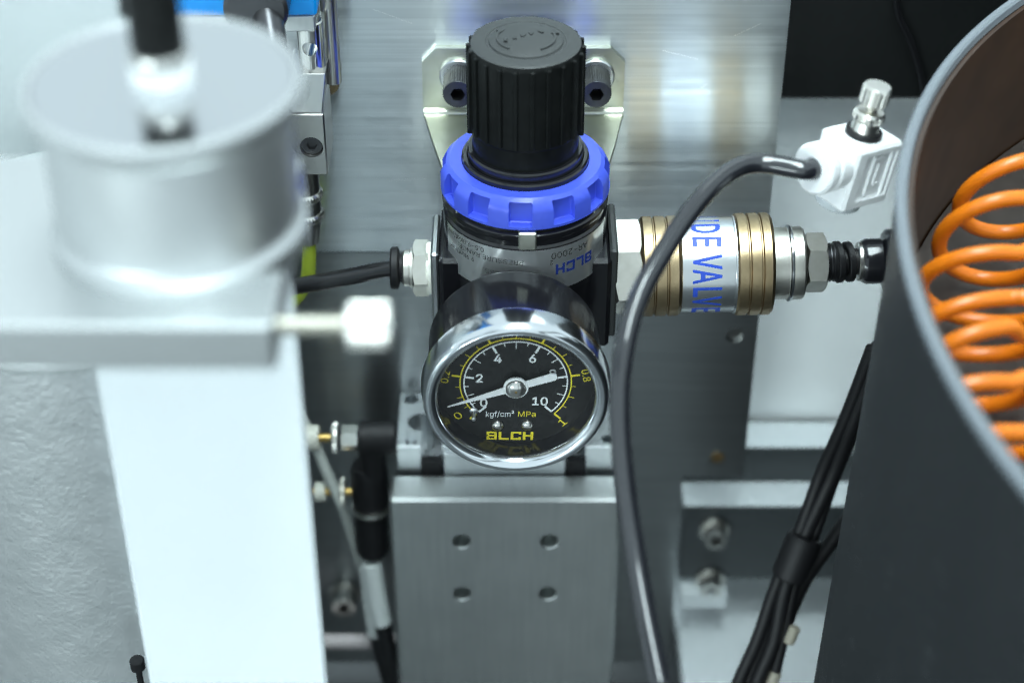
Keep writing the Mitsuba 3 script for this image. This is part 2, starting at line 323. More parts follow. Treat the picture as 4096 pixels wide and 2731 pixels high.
# foil label wrapped round the body, printed upside down
a = np.radians(np.linspace(-69, 70, 90)); Rl = 18.82
V = np.array([[RX + Rl * math.sin(t), RY - Rl * math.cos(t), z] for z in (12.0, 23.35) for t in a]); n = len(a)
F = [f for i in range(n - 1) for f in ((i, i + 1, n + i + 1), (i, n + i + 1, n + i))]
put('pressure_regulator__foil_label', trimesh.Trimesh(V, F, process=False), 'm_label', True)
labels['pressure_regulator__foil_label'] = {'label': 'silver foil label printed upside down'}
def onlabel(s, t, d, th0, z0):
    th = th0 - s / 18.8
    return np.c_[RX + d * np.sin(th), RY - d * np.cos(th), z0 - t]
def print_label(txt, h, deg, z, m, bold=False, sx=1.0):
    w = letters(txt, h, 0.04, bold, False, sx); w.apply_translation([-w.bounds[0, 0], -h / 2, 0])
    put('pressure_regulator__foil_label__print', wrap(w, 18.83, lambda s, t, d: onlabel(s, t, d, math.radians(deg), z)), m, False)
print_label('0.5-9.0Kgf/cm²', 1.22, -29.5, 21.9, 'm_ink_black', sx=0.97)
print_label('PRESSURE.RANGE:', 1.22, -1.5, 20.15, 'm_ink_black', sx=1.14)
print_label('9.9Kgf/cm²', 1.22, -37.5, 18.4, 'm_ink_black', sx=0.97)
print_label('PRESS:', 1.22, -11, 16.6, 'm_ink_black', sx=1.14)
print_label('AR-2000', 1.6, 47, 21.3, 'm_ink_black', sx=0.98)
print_label('2', 1.2, 19, 19.6, 'm_ink_black')
# square block lettering shared by the gauge dial and the label
def squared(ch):
    s = sg.box
    if ch == 'B': return s(0, 0, 1.0, 1).difference(s(.26, .2, .74, .42)).difference(s(.26, .6, .74, .8)).difference(s(0.0, .42, .12, .6)).difference(sg.Polygon([(.9, 1), (1, .86), (1, 1)]))
    if ch == 'L': return s(0, 0, .26, 1).union(s(0, 0, 1, .22))
    if ch == 'C': return s(0, 0, 1, 1).difference(s(.26, .22, 1.0, .78)).union(s(.76, .22, 1, .34)).union(s(.76, .66, 1, .78))
    if ch == 'H': return s(0, 0, .26, 1).union(s(.74, 0, 1, 1)).union(s(0, .4, 1, .62))
def squared_word(w, h, cw, gap, depth):
    ms = []
    for i, ch in enumerate(w):
        p = shapely.affinity.scale(squared(ch), cw, h, origin=(0, 0)).buffer(-0.06, join_style=1).buffer(0.06, join_style=1)
        for g in getattr(p, 'geoms', [p]): ms.append(moved(prism(g, 0, depth), None, (i * (cw + gap), 0, 0)))
    return cat(*ms)
w = squared_word('BLCH', 2.7, 2.2, 0.45, 0.04); w.apply_translation([0, -1.35, 0])
put('pressure_regulator__foil_label__print', wrap(w, 18.83, lambda s, t, d: onlabel(s, t, d, math.radians(52), 17.5)), 'm_ink_navy', False)
tag('pressure_regulator', 'black air pressure regulator with ribbed knob and blue ring', 'regulator')

# bracket under the lock ring
th = 1.6
fl = sg.Polygon([(-23.9, 27.6), (-23.9, 41.8), (-20.6, 45.5), (20.8, 45.5), (24.3, 41.8), (24.3, 27.6)])
for sx in (-14.8 - 0.3, 19.6 - 2.4): fl = fl.difference(sg.Point(sx, 38.2).buffer(2.2, 24))
a = trimesh.creation.extrude_polygon(fl, th, engine='earcut'); v = np.asarray(a.vertices)
flange = trimesh.Trimesh(np.c_[v[:, 0] + 2.0, 75.0 - v[:, 2], v[:, 1]], a.faces, process=False)
if flange.volume < 0: flange.invert()
shelf = sg.Polygon([(-21.9, 73.6), (26.3, 73.6), (23.6, 58), (20.5, 43), (18, 30), (-13, 30), (-15.5, 43), (-18.8, 58)]).difference(sg.Point(RX, RY).buffer(14.4, 48))
put('mounting_bracket__flange', flange, 'm_zinc', False)
put('mounting_bracket__shelf', prism(shelf, 27.0, 28.55), 'm_zinc', False)
put('mounting_bracket__bend', moved(cyl(1.55, -24.0, 24.1, 24, 0.1), ALONGX, (2.2, 73.42, 28.15)), 'm_zinc')
put('mounting_bracket__tab', box(RX - 1.6, RX + 2.4, RY - 19.6, RY - 17.5, 24.0, 28.5, 0.3), 'm_zinc')
tag('mounting_bracket', 'zinc plated bracket holding the regulator on the plate', 'bracket')
for i, (x, lb) in enumerate(((-13.2, 'dark socket screw on the bracket left of the black knob'), (19.3, 'dark socket screw on the bracket right of the black knob'))):
    key = 'bracket_screw' + ('_%03d' % i if i else '')
    put(key + '__spacer', moved(cyl(4.6, 0, 1.2, 48, 0.3), TOVIEW, (x, 73.4, 38.4)), 'm_alu_light')
    capscrew(key, (x, 72.2, 38.4), 3.55, 8.2, 'm_black_screw'); tag(key, lb, 'screw', 'screws of the regulator bracket')

# ================================================================== pressure gauge
G = trimesh.transformations.rotation_matrix(math.radians(1.2), [0, 0, 1]) @ TOVIEW
def gauge(m, tilt=0.0):
    M = trimesh.transformations.rotation_matrix(math.radians(tilt), [0, 0, 1])
    return moved(moved(m, M), G, (0.4, 0, 0))
put('pressure_gauge__can', gauge(lathe([(0, -20.5), (17.5, -20.5), (18.9, -19.8), (19.35, -18.6), (19.35, -3.6), (18.2, -5.0), (0, -5.0)], 128)), 'm_black_gloss')
put('pressure_gauge__bezel', gauge(lathe([(19.9, -4.2), (20.5, -4.0), (20.9, -3.3), (20.45, 0.9), (20.25, 1.8), (19.9, 2.5), (19.4, 2.95), (18.9, 3.0), (18.2, 2.75), (17.6, 2.3), (17.2, 1.7), (17.2, 0.9), (19.9, 0.6)], 160)), 'm_chrome', 40)
put('pressure_gauge__inner_ring', gauge(lathe([(17.3, 0.8), (17.3, -3.98), (17.9, -3.98), (17.9, 0.8)], 128)), 'm_black_gloss')
put('pressure_gauge__dial', gauge(cyl(17.7, -4.6, -4.0, 96, 0.05)), 'm_dial')
put('pressure_gauge__dial__white_scale', gauge(cat(sector(11.25, 11.55, -45, 225, -4.0, -3.94, 120),
    *[moved(box(*((9.3, 11.5, -.26, .26) if k % 4 == 0 else (9.6, 11.5, -.10, .10) if k % 2 == 0 else (10.4, 11.5, -.10, .10)), -4.0, -3.93, 0.01), trimesh.transformations.rotation_matrix(math.radians(225 - 13.5 * k), [0, 0, 1])) for k in range(21)]), -0.6), 'm_ink_white', False)
put('pressure_gauge__dial__yellow_scale', gauge(cat(sector(12.15, 12.42, -45, 225, -4.0, -3.94, 120),
    *[moved(box(*((12.3, 14.3, -.24, .24) if k % 4 == 0 else (12.3, 13.7, -.08, .08) if k % 2 == 0 else (12.3, 13.3, -.07, .07)), -4.0, -3.93, 0.01), trimesh.transformations.rotation_matrix(math.radians(225 - 13.5 * k), [0, 0, 1])) for k in range(21)]), -0.6), 'm_ink_yellow', False)
def dialtext(t, h, x, y, m, rot=0.0, bold=False, sx=1.0):
    put('pressure_gauge__dial__numeral' if t[0].isdigit() or t[0] == '.' else 'pressure_gauge__dial__lettering', gauge(moved(letters(t, h, 0.06, bold, True, sx), trimesh.transformations.rotation_matrix(math.radians(rot), [0, 0, 1]), (x, y, -4.0))), m, False)
for t, x, y in (('2', -8.0, 1.5), ('4', -3.9, 6.9), ('6', 3.7, 6.8), ('8', 8.1, 2.5), ('10', 5.4, -5.2), ('0', -7.1, -5.4)): dialtext(t, 2.2, x, y, 'm_ink_white', -1.5, True)
dialtext('kgf/cm²', 1.5, -3.5, -8.7, 'm_ink_white', -1, False, .84); dialtext('MPa', 1.5, 2.5, -8.8, 'm_ink_yellow', -1)
dialtext('0', 1.9, -12.9, -9.0, 'm_ink_yellow', 40, False, 1.2); dialtext('1', 1.9, 10.5, -11.3, 'm_ink_yellow', 43, False, 1.3)
dialtext('0.8', 1.7, 15.5, 1.9, 'm_ink_yellow', -80); dialtext('0.2', 1.7, -15.5, 2.0, 'm_ink_yellow', 80)
w = squared_word('BLCH', 2.35, 2.35, 0.38, 0.06); w.apply_translation([-w.bounds[1, 0] / 2, -1.1, -4.0])
put('pressure_gauge__dial__lettering', gauge(moved(w, trimesh.transformations.rotation_matrix(math.radians(-1.5), [0, 0, 1]), (-1.3, -15.1, 0))), 'm_ink_yellow', False)
ang = math.radians(199)
nd = sg.Polygon([(16.0, 0.06), (16.0, -0.06), (3.0, -0.82), (-3.0, -0.85), (-8.6, -1.05), (-9.6, -0.45), (-9.3, 0.75), (-8.8, 1.0), (-3.0, 0.85), (3.0, 0.82)])
put('pressure_gauge__needle', gauge(moved(prism(nd, -2.6, -2.3), trimesh.transformations.rotation_matrix(ang, [0, 0, 1]))), 'm_ink_white', False)
put('pressure_gauge__needle__hub', gauge(cyl(2.75, -2.7, -1.95, 64, 0.15)), 'm_ink_white')
put('pressure_gauge__needle__cap', gauge(lathe([(0, -2.0)] + [(2.35 * math.cos(t), -1.95 + 1.25 * math.sin(t)) for t in np.linspace(0, math.pi / 2, 14)], 64)), 'm_steel_polished')
put('pressure_gauge__needle__pin', gauge(cyl(0.3, -0.8, -0.55, 16, 0.05)), 'm_brass_stem')
for x in (-4.1, 2.6):
    hd = cut(lathe([(0, -4.0)] + [(1.4 * math.cos(t), -3.9 + 0.95 * math.sin(t)) for t in np.linspace(0, math.pi / 2, 10)], 40), moved(box(-2, 2, -.16, .16, -3.25, -2, .01), trimesh.transformations.rotation_matrix(0.5 + x, [0, 0, 1])))
    put('pressure_gauge__dial__screw', gauge(moved(hd, None, (x, -11.9, 0))), 'm_steel_polished')
put('pressure_gauge__dial__stop_pin', gauge(moved(lathe([(0, -4), (.95, -4), (.95, -3.6), (.42, -3.4), (.42, -1.3), (.52, -1.2), (.52, -.8), (.3, -.6), (0, -.6)], 24), None, (-9.35, -7.6, 0))), 'm_alu_light')
put('pressure_gauge__glass', gauge(prism(ngon(17.6, 96), 1.05, 1.06)).slice_plane([0, 0, 0], [0, 0, 1]) if False else trimesh.Trimesh(*(lambda q: (q.vertices, q.faces))(gauge(trimesh.Trimesh(np.vstack([[[0, 0, 1.1]], np.c_[17.5 * np.cos(np.arange(96) * math.pi / 48), 17.5 * np.sin(np.arange(96) * math.pi / 48), np.full(96, 1.1)]]), [(0, 1 + i, 1 + (i + 1) % 96) for i in range(96)], process=False))), process=False), 'm_glass', False)
tag('pressure_gauge', 'round chrome rimmed pressure gauge with black dial and white needle', 'gauge')

# ================================================================== left tube fitting and its tube
def ax(m, x, y=RY, z=5.8): return moved(m, ALONGX, (x, y, z))
put('tube_fitting__nut', ax(hexnut(11.6, 0, 4.0, 0.0), -23.6), 'm_nickel')
put('tube_fitting__washer', ax(cyl(6.2, 0, 1.6), -19.9 - 0.6), 'm_ivory')
put('tube_fitting__sleeve', ax(lathe([(0, 0), (3.9, 0), (4.3, .4), (4.3, 1.6), (4.7, 1.8), (4.7, 2.8), (0, 2.8)], 48), -26.1), 'm_nickel')
put('tube_fitting__release_collar', ax(lathe([(0, 0), (4.6, 0), (5.0, .4), (5.0, 1.7), (3.4, 2.2), (3.4, 3.0), (0, 3.0)], 48), -28.9), 'm_rubber')
tag('tube_fitting', 'nickel push-in fitting on the left side of the regulator', 'fitting')
put('black_tube', tube([(-75, 42.5, -3.4), (-62, 40.8, -1.4), (-52.5, 40.2, 0.3), (-45, 39.6, 2.2), (-37, 39.6, 4.0), (-32, 39.9, 5.1), (-27.5, 40, 5.7)], 1.98), 'm_hose_black')
tag('black_tube', 'glossy black air tube entering the left nickel fitting', 'tube')

# ================================================================== slide valve on the right
SV = trimesh.transformations.rotation_matrix(math.radians(-1.6), [0, 1, 0])
def sv(m, x): return moved(moved(moved(m, ALONGX), None, (x - 23.1, 0, 0)), SV, (22, RY, 6.0))
def ringed(r, L, grooves, n=96):
    p = [(0, 0), (r - .5, 0), (r, .5)]
    for g in grooves: p += [(r, g - .35), (r - .5, g - .12), (r - .5, g + .12), (r, g + .35)]
    return lathe(p + [(r, L - .7), (r - .6, L), (0, L)], n)
put('slide_valve__nut', sv(hexnut(19.6, 0, 6.6, math.radians(8.5)), 24.3), 'm_nickel')
put('slide_valve__neck', sv(cyl(7.2, 0, 3), 22.0), 'm_black_pale')
put('slide_valve__rear_sleeve', sv(ringed(11.7, 9.0, (2.9, 5.9)), 30.6), 'm_brass')
put('slide_valve__band', sv(lathe([(0, 0), (10.9, 0), (11.15, .3), (11.15, 12.4), (11.5, 12.5), (11.5, 12.9), (0, 12.9)], 128), 39.5), 'm_foil')
put('slide_valve__front_sleeve', sv(ringed(11.95, 8.6, (2.9, 5.8)), 52.3), 'm_brass')
put('slide_valve__adapter', sv(lathe([(0, 0), (8.4, 0), (8.4, 4.4), (8.55, 4.8), (8.55, 7.2), (8.1, 7.7), (0, 7.7)], 96), 60.8), 'm_nickel')
put('slide_valve__retaining_ring', sv(lathe([(8.2, -.45), (8.75, -.45), (9.05, -.2), (9.05, .2), (8.75, .45), (8.2, .45)], 96), 65.2), 'm_chrome')
put('slide_valve__end_nut', sv(hexnut(12.2, 0, 4.8, math.radians(3)), 69.0), 'm_nickel')
put('slide_valve__thread', sv(thread(4.6, 0, 3.0, 0.8), 73.6), 'm_black_screw')
put('slide_valve__spring_guard', sv(cat(cyl(3.1, 0, 9), *[moved(moved(cyl(4.9 - .15 * i, -.75, .75, 40, .2), trimesh.transformations.rotation_matrix(math.radians(8), [0, 1, 0])), None, (0, 0, 1.5 + 2.5 * i)) for i in range(2)]), 75.2), 'm_rubber')
put('slide_valve__end_collar', sv(cyl(4.6, 0, 1.1, 40), 81.2), 'm_nickel_bright')
put('slide_valve__boot', sv(lathe([(0, 0), (4.8, 0), (5.3, 1), (5.3, 4.4), (4.6, 5), (6.8, 5.2), (7.4, 5.8), (7.4, 7.4), (6.8, 7.8), (0, 8)], 64), 82.2), 'm_black_gloss')
view0 = math.atan2(0.566, -0.824)
for ch, deg, wd in (('S', -106, 3.0), ('L', -86, 2.7), ('I', -66, 0.8), ('D', -49, 3.1), ('E', -28.6, 2.6), ('V', -3.5, 3.4), ('A', 13.6, 3.4), ('L', 33.8, 2.6), ('V', 48.4, 3.2), ('E', 69, 2.7)):
    w = letters(ch, 6.3, 0.05, True, True); w.apply_scale([wd / (w.bounds[1, 0] - w.bounds[0, 0]), 1, 1])
    def onband(s, t, d, deg=deg):
        ph = view0 + math.radians(deg) + s / 11.2          # downwards from the side that faces the lens
        return np.c_[45.4 + t - 23.1, d * np.cos(ph), d * np.sin(ph)]
    put('slide_valve__band__letter', moved(wrap(w, 11.16, onband), SV, (22, RY, 6.0)), 'm_ink_blue', False)
tag('slide_valve', 'brass and silver sliding air valve with blue lettering', 'valve')

# ================================================================== white flow valve and its hose
wv = np.array([.17, .05, .98]); uv_ = np.array([-.80, -.60, 0]); uv_ -= wv * (uv_ @ wv) / (wv @ wv); uv_ /= np.linalg.norm(uv_); wv /= np.linalg.norm(wv)
FV = np.eye(4); FV[:3, 0], FV[:3, 1], FV[:3, 2], FV[:3, 3] = uv_, np.cross(wv, uv_), wv, (70.0, 15.0, 49.4)
FV[:3, :3] *= 0.95
def fv(m): return moved(m, FV)
bodyw = box(-9, 5.6, -6, 6, -8.2, 7.2, 0.7)
bodyw = cut(bodyw, box(-7.6, 2.6, 5.1, 8, -6.0, 5.4, 0.3))
bodyw = join(bodyw, box(-7.0, -6.2, 4.6, 5.7, -6, 5.4, .1), box(-1.4, -.8, 4.6, 5.6, -5, 4.6, .1), box(1.3, 1.9, 4.6, 5.6, -6, 5.4, .1), box(-4.4, -1.2, 4.6, 5.6, 3.6, 4.4, .1))
put('flow_valve__body', fv(bodyw), 'm_white_plastic')
put('flow_valve__body__arrow_mark', fv(cat(box(-3.5, -2.9, 5.0, 5.5, -2.6, 2.4, .1), box(-4.9, -3.2, 5.0, 5.5, -3.2, -2.5, .1))), 'm_white_plastic', False)
UX = frame((1, 0, 0))
put('flow_valve__socket', fv(moved(lathe([(0, 0), (5.7, 0), (5.7, 3.4), (5.2, 3.9), (0, 3.9)], 64), UX, (5.2, 0, 1.2))), 'm_white_plastic')
put('flow_valve__release_collar', fv(moved(lathe([(2.15, 0), (5.0, 0), (5.75, .5), (5.75, 2.2), (5.2, 2.8), (2.6, 2.8), (2.15, 2.4)], 64), UX, (9.5, 0, 1.2))), 'm_white_plastic')
put('flow_valve__base', fv(cyl(5.0, -10.0, -8.0, 48, .4)), 'm_panel_grey')
put('flow_valve__seat', fv(moved(cyl(4.1, 7.0, 8.6, 48, .2), None, (-1.5, 0, 0))), 'm_rubber')
put('flow_valve__lock_collar', fv(moved(lathe([(0, 8.4), (3.3, 8.4), (2.9, 10.6), (0, 10.6)], 40), None, (-1.5, 0, 0))), 'm_nickel_bright')
put('flow_valve__lock_nut', fv(moved(knurl(3.55, 22, .32, 10.7, 13.1), None, (-1.5, 0, 0))), 'm_nickel_bright', 20)
put('flow_valve__stem', fv(moved(thread(1.5, 12.8, 15.0, .5), None, (-1.5, 0, 0))), 'm_steel')
put('flow_valve__screw_knob', fv(moved(knurl(3.2, 20, .25, 14.7, 19.2), None, (-1.5, 0, 0))), 'm_nickel_bright', 20)
tag('flow_valve', 'small white plastic flow valve with knurled metal screw beside the bowl', 'valve')
tip = (FV @ [10.5, 0, 1.2, 1])[:3]
hose = [tuple(tip), tuple(tip + 4 * uv_ + np.array([0, 0, .3])), (50.0, 8.9, 53.4), (43.1, 4.2, 53.7), (35.7, -6.5, 52.8), (28.6, -18.9, 49.7), (23.5, -29.1, 46.1), (20.8, -37.0, 40.6), (19.9, -43.4, 32.1), (20.6, -50.8, 22.2), (22.2, -59.0, 13.0), (24.3, -70.3, 4.7), (26.6, -82.6, -1.6), (28.3, -91.3, -4.9), (36, -108, -52)]
put('grey_hose', tube(hose, 2.0, 28, .8), 'm_hose_grey')
tag('grey_hose', 'smoky grey air hose curving down in front of the brass valve', 'hose')

# ================================================================== bowl on the right, with the orange coiled hose in it
BC = (234.8, -55.8)
def bowl(prof, n=320): return moved(lathe(prof, n), None, (*BC, 0))
put('feeder_bowl__outer_wall', bowl([(166.7, 67.0), (166.8, 66.0), (166.4, 45), (168.4, -54), (170.6, -168), (164.8, -168), (164.8, 66.5)]), 'm_bowl')
put('feeder_bowl__rim', bowl([(164.7, 66.4), (166.9, 66.4), (167.1, 67.2), (166.9, 67.9), (166.4, 68.3), (165.4, 68.3), (164.9, 67.9)]), 'm_bowl_rim')
put('feeder_bowl__inner_wall', bowl([(163.6, 26), (164.6, 26), (164.6, 66.3), (163.6, 66.3)]), 'm_bowl_inside')
put('feeder_bowl__floor', bowl([(0, 24), (163.2, 24), (163.2, 28.5), (0, 28.5)]), 'm_tray')
labels['feeder_bowl__inner_wall'] = {'label': 'glossy dark brown inner wall'}
tag('feeder_bowl', 'large dark round bowl with a thick grey rim', 'bowl')
cs = np.array([(112, 22.5, 44.5), (107.5, 16.0, 44.0), (99.5, 2.8, 42.6), (94.2, -12.4, 40.6), (90.8, -25.5, 39.8), (87.7, -37.2, 39.8), (84.9, -51.4, 39), (83, -65, 39), (82, -79, 39)])
pts = []
for i in range(len(cs) - 1):
    for j in range(24 if i else 10):
        f = (j + (0 if i else 14)) / 24; c = cs[i] * (1 - f) + cs[i + 1] * f; ph = 2 * math.pi * f + 1.2
        wob = 1 + 0.07 * math.sin(2.1 * i + 1.0)
        pts.append(c + 11.6 * wob * math.cos(ph) * np.array([1, 0.12 * math.sin(i * 1.7), 0]) + 10.6 * (1.12, 1.1, 1.12, .98, .78, 1.08, 1.0, .9)[i] * math.sin(ph) * np.array([0, -0.36, 0.80]))
put('orange_coil_hose', tube(pts, 1.6, 20, 0.9), 'm_orange'); tag('orange_coil_hose', 'bright orange coiled air hose lying inside the dark bowl', 'hose')

# ================================================================== drilled slide block, bottom centre
front = cut(box(-32.4, 27.6, 40, 50, -175, -66.8, 0.9), *[moved(lathe([(0, -3.4), (2.25, -3.4), (2.25, 6.1), (2.75, 6.6), (2.75, 9), (0, 9)], 40), TOVIEW, (x, 46.5, z)) for x, z in ((-13.7, -81.6), (9.4, -81.6), (-13.9, -100.7), (9.2, -100.7))])
put('slide_block__front_plate', front, 'm_alu', 20)
blk = box(-30.9, 28.0, 52, 74.6, -120, -59.0, 0.4)
blk = cut(blk, box(-24.3, -18.9, 50, 64, -75, -58, .1), box(14.0, 18.7, 50, 64, -75, -58, .1), cyl(2.0, -70, -50).apply_translation([-27.6, 71.6, 0]), cyl(3.6, -70, -50).apply_translation([-24.6, 62.0, 0]), cyl(1.6, -70, -50).apply_translation([24.6, 55.0, 0]), cyl(2.0, -70, -50).apply_translation([24.8, 71, 0]), box(-27.8, -27.4, 51, 52.25, -75, -58, .02), box(23.2, 23.5, 51, 52.25, -75, -58, .02))
put('slide_block__body', blk, 'm_alu_light', 20)
put('slide_block__rail', box(-18.6, 13.7, 50.6, 58, -75, -60.5, .4), 'm_alu_light', 20)
put('slide_block__gap_fill', box(-24.4, -18.8, 50.3, 53, -72, -62.8, .3), 'm_rubber'); put('slide_block__gap_fill', box(13.9, 18.8, 50.3, 53, -72, -62.8, .3), 'm_rubber')  # black strips added in the slots to paint their gaps dark
put('slide_block__grub_screw', moved(cyl(1.5, -60.0, -58.2, 24), None, (-26.8, 54.2, 0)), 'm_chrome')
put('slide_block__backing', box(-31, 27, 50.6, 74, -175, -121, .4), 'm_alu_dark')
tag('slide_block', 'grey aluminium slide block with four holes below the gauge', 'block')

# ================================================================== fittings left of the block
def fx(m, x, y, z): return moved(m, ALONGX, (x, y, z))
put('elbow_fitting__body', join(fx(cyl(4.3, -9.4, 0.4, 40, .4), -30.9, 52, -56.0), moved(cyl(3.6, -68, -56), None, (-37.2, 52, 0))), 'm_rubber')
put('elbow_fitting__hex', fx(hexnut(5.8, 0, 4.4), -44.8, 52, -56.0), 'm_nickel_bright')
put('elbow_fitting__lock_nut', fx(knurl(4.1, 26, .25, 0, 1.9), -47.3, 52, -56.0), 'm_nickel_bright')
put('elbow_fitting__stem', fx(cyl(1.2, -5.2, 0), -46.0, 52, -56.0), 'm_brass_stem')
put('elbow_fitting__end_knob', fx(cyl(3.3, -4.6, 0, 40, .4), -50.6, 52, -56.0), 'm_ivory')
tag('elbow_fitting', 'black elbow fitting with white hex nut left of the slide block', 'fitting')
put('cable_plug__upper_body', moved(lathe([(0, -80), (4.6, -80), (5.0, -79), (5.0, -68), (4.2, -66), (3.2, -65.4), (0, -65.4)], 40), None, (-38.3, 53, 0)), 'm_rubber')
put('cable_plug__metal_ring', moved(lathe([(4.4, -81.2), (5.25, -81.2), (5.4, -80.6), (5.25, -80.0), (4.4, -80.0)], 48), None, (-38.3, 53, 0)), 'm_nickel_bright')
put('cable_plug__lower_body', moved(lathe([(0, -97.5), (4.0, -97.5), (4.6, -96), (4.6, -84), (3.9, -81), (0, -81)], 40), None, (-38.6, 53, 0)), 'm_rubber')
put('cable_plug__side_nut', fx(knurl(3.9, 24, .25, 0, 1.7), -46.4, 53, -75.6), 'm_nickel')
put('cable_plug__side_stem', fx(cyl(1.1, -8, 3, 20), -46.0, 53, -75.6), 'm_brass_stem')
put('cable_plug__side_knob', fx(cyl(2.6, -3, 0, 32, .3), -50.2, 53, -75.6), 'm_ivory')
tag('cable_plug', 'upright black cable plug with a metal ring beside the block', 'plug')
put('sensor_cable__marker_sleeve', tube([(-39.0, 51, -99.5), (-38.1, 50.6, -111), (-37.0, 50, -121.5)], 2.7), 'm_sleeve')
put('sensor_cable__wire', tube([(-37.3, 50.1, -119), (-36.0, 49.3, -128), (-33.6, 48.3, -140), (-30.2, 47, -152), (-26, 45, -164)], 2.35), 'm_hose_black')
tag('sensor_cable', 'black cable with a white marker sleeve, nearer to the block', 'cable', 'marked cables beside the block')
put('sensor_cable_001__marker_sleeve', tube([(-40.2, 54, -105), (-39.9, 53.6, -116), (-39.0, 53, -129)], 2.5), 'm_sleeve')
put('sensor_cable_001__wire', tube([(-39.3, 53, -127), (-37.8, 52.6, -138), (-35.5, 51.6, -150), (-32.5, 50.2, -164)], 2.3), 'm_hose_black')
tag('sensor_cable_001', 'black cable with a white marker sleeve, hanging lower behind its neighbour', 'cable', 'marked cables beside the block')
put('clear_tube', tube([(-58, 56, -46), (-53.0, 54, -57), (-49.3, 52, -68), (-46.0, 51, -78)], 1.5), 'm_hose_clear'); tag('clear_tube', 'thin grey tube slanting down to the small brass stem', 'tube', 'thin grey tubes beside the block')
put('clear_tube_001', tube([(-47.6, 56, -78), (-45.6, 57, -90), (-43.6, 58, -102), (-42.4, 60, -112), (-40, 63, -122)], 1.3), 'm_hose_clear'); tag('clear_tube_001', 'thin grey tube slanting down behind the lower black plug', 'tube', 'thin grey tubes beside the block')
put('guide_bar', fx(cyl(2.2, -14, 22), -52, 62, -142), 'm_pink'); tag('guide_bar', 'pale pinkish bar lying low behind the marked cables', 'bar')
capscrew('plate_bolt', (-49.8, 75.0, -137 + 2), 3.6, 5.5, 'm_steel', washer=(4.8, 1.0)); tag('plate_bolt', 'dull bolt on the lower plate above the pinkish bar', 'bolt')

# ================================================================== steel manifold, top left
put('valve_manifold__blue_coil', box(-76, -43.2, 50, 66, 65.8, 105, 0.5), 'm_blue_box')
put('valve_manifold__cover_plate', box(-74, -43.8, 50.6, 65, 61.6, 65.5, 0.3), 'm_alu')
put('valve_manifold__outlet', cat(moved(cyl(7.0, 0, 7, 48, .8), TOVIEW, (-55.5, 50, 70.5)), moved(cyl(3.4, 0, 14, 40, .6), frame((0.15, -0.75, -0.4)), (-53.5, 46, 69))), 'm_black_screw')
rod = cut(cyl(3.0, 46, 62.5, 64, .3).apply_translation([-45.6, 55, 0]), moved(cyl(1.7, -2, 8, 40, .1), TOVIEW, (-45.6, 56, 56.6)))
put('valve_manifold__cross_drilled_rod', rod, 'm_steel_polished')
put('valve_manifold__long_rod', cyl(1.9, 44, 110, 40, .2).apply_translation([-41.6, 60, 0]), 'm_steel')
put('valve_manifold__taper', trimesh.convex.convex_hull(np.vstack([box(-50.5, -42.4, 51, 63, 50.5, 51, .1).vertices, box(-50.5, -43.6, 50, 63, 41.5, 42, .1).vertices])), 'm_steel_polished', 20)
put('valve_manifold__block', cut(box(-60, -43.2, 50, 66, 25, 41.3, .35), moved(cyl(2.7, 0, 4, 40, .1), TOVIEW, (-46.6, 53, 32.5))), 'm_steel', 20)
put('valve_manifold__block__socket_screw', moved(cut(cyl(2.6, 0, 1.8, 40), prism(ngon(1.3, 6), .8, 3)), TOVIEW, (-46.6, 52.9, 32.5)), 'm_black_screw')
for i, z in enumerate((15.0, 9.2)):
    put('valve_manifold__knurled_ring', moved(knurl(4.4, 34, .3, -1.1, 1.1), None, (-50.0, 58, z)), 'm_nickel_bright', 20)
put('valve_manifold__connector', lathe([(0, 0), (2.6, 0), (3.4, 5), (3.4, 8), (3.7, 8.2), (3.7, 24), (0, 24)], 40).apply_translation([-50.0, 58, 1.5]), 'm_steel')
put('valve_manifold__washer', moved(cyl(4.2, 0, 1.4, 40), TOVIEW, (-45.2, 75, 40.2)), 'm_steel'); put('valve_manifold__washer', moved(cyl(3.4, 0, 2.8, 40), TOVIEW, (-45.0, 75, 36.8)), 'm_brass')
tag('valve_manifold', 'steel manifold with a bright blue coil half hidden by the silver cup', 'manifold')
put('lime_cable', tube([(-50, 58, 5), (-50.3, 58, -4), (-51.5, 58.5, -11), (-56, 59, -18), (-64, 58, -22)], 1.75), 'm_lime'); tag('lime_cable', 'yellow green cable hanging under the knurled connector', 'cable')

# ================================================================== white panel, casting, cup and clamp in the foreground on the left
put('white_cover', box(-74.2, -38.3, -57, -54, -174, 84, 0.5), 'm_white'); 
tag('white_cover', 'tall white sheet metal cover below the silver clamp', 'cover')
# the rough skin of the casting is real relief: a fine grid pushed in and out by noise
na, nz, Rc = 460, 760, 42.0
A_, Z_ = np.meshgrid(np.radians(np.linspace(-175, -20, na)), np.linspace(-125, 29, nz), indexing='ij')
P_ = np.stack([Rc * np.cos(A_), Rc * np.sin(A_), Z_], -1)
h_ = (meshkit.fbm(P_ * [1.9, 1.9, 1.1], 2, 3) - .5) * 0.13 + (meshkit.noise(P_ * 0.35, 5) - .5) * 0.10
P_ = np.stack([(Rc + h_) * np.cos(A_), (Rc + h_) * np.sin(A_), Z_], -1).reshape(-1, 3) + [-93, 12, 0]
I_ = (np.arange(na - 1)[:, None] * nz + np.arange(nz - 1)).ravel()
put('cast_housing__rough_skin', trimesh.Trimesh(P_, np.vstack([np.c_[I_, I_ + nz, I_ + nz + 1], np.c_[I_, I_ + nz + 1, I_ + 1]]), process=False), 'm_cast', True)
put('cast_housing__core', lathe([(0, -174), (Rc - .3, -174), (Rc - .3, 28.8), (Rc - 2, 32), (0, 32)], 160).apply_translation([-93, 12, 0]), 'm_cast')
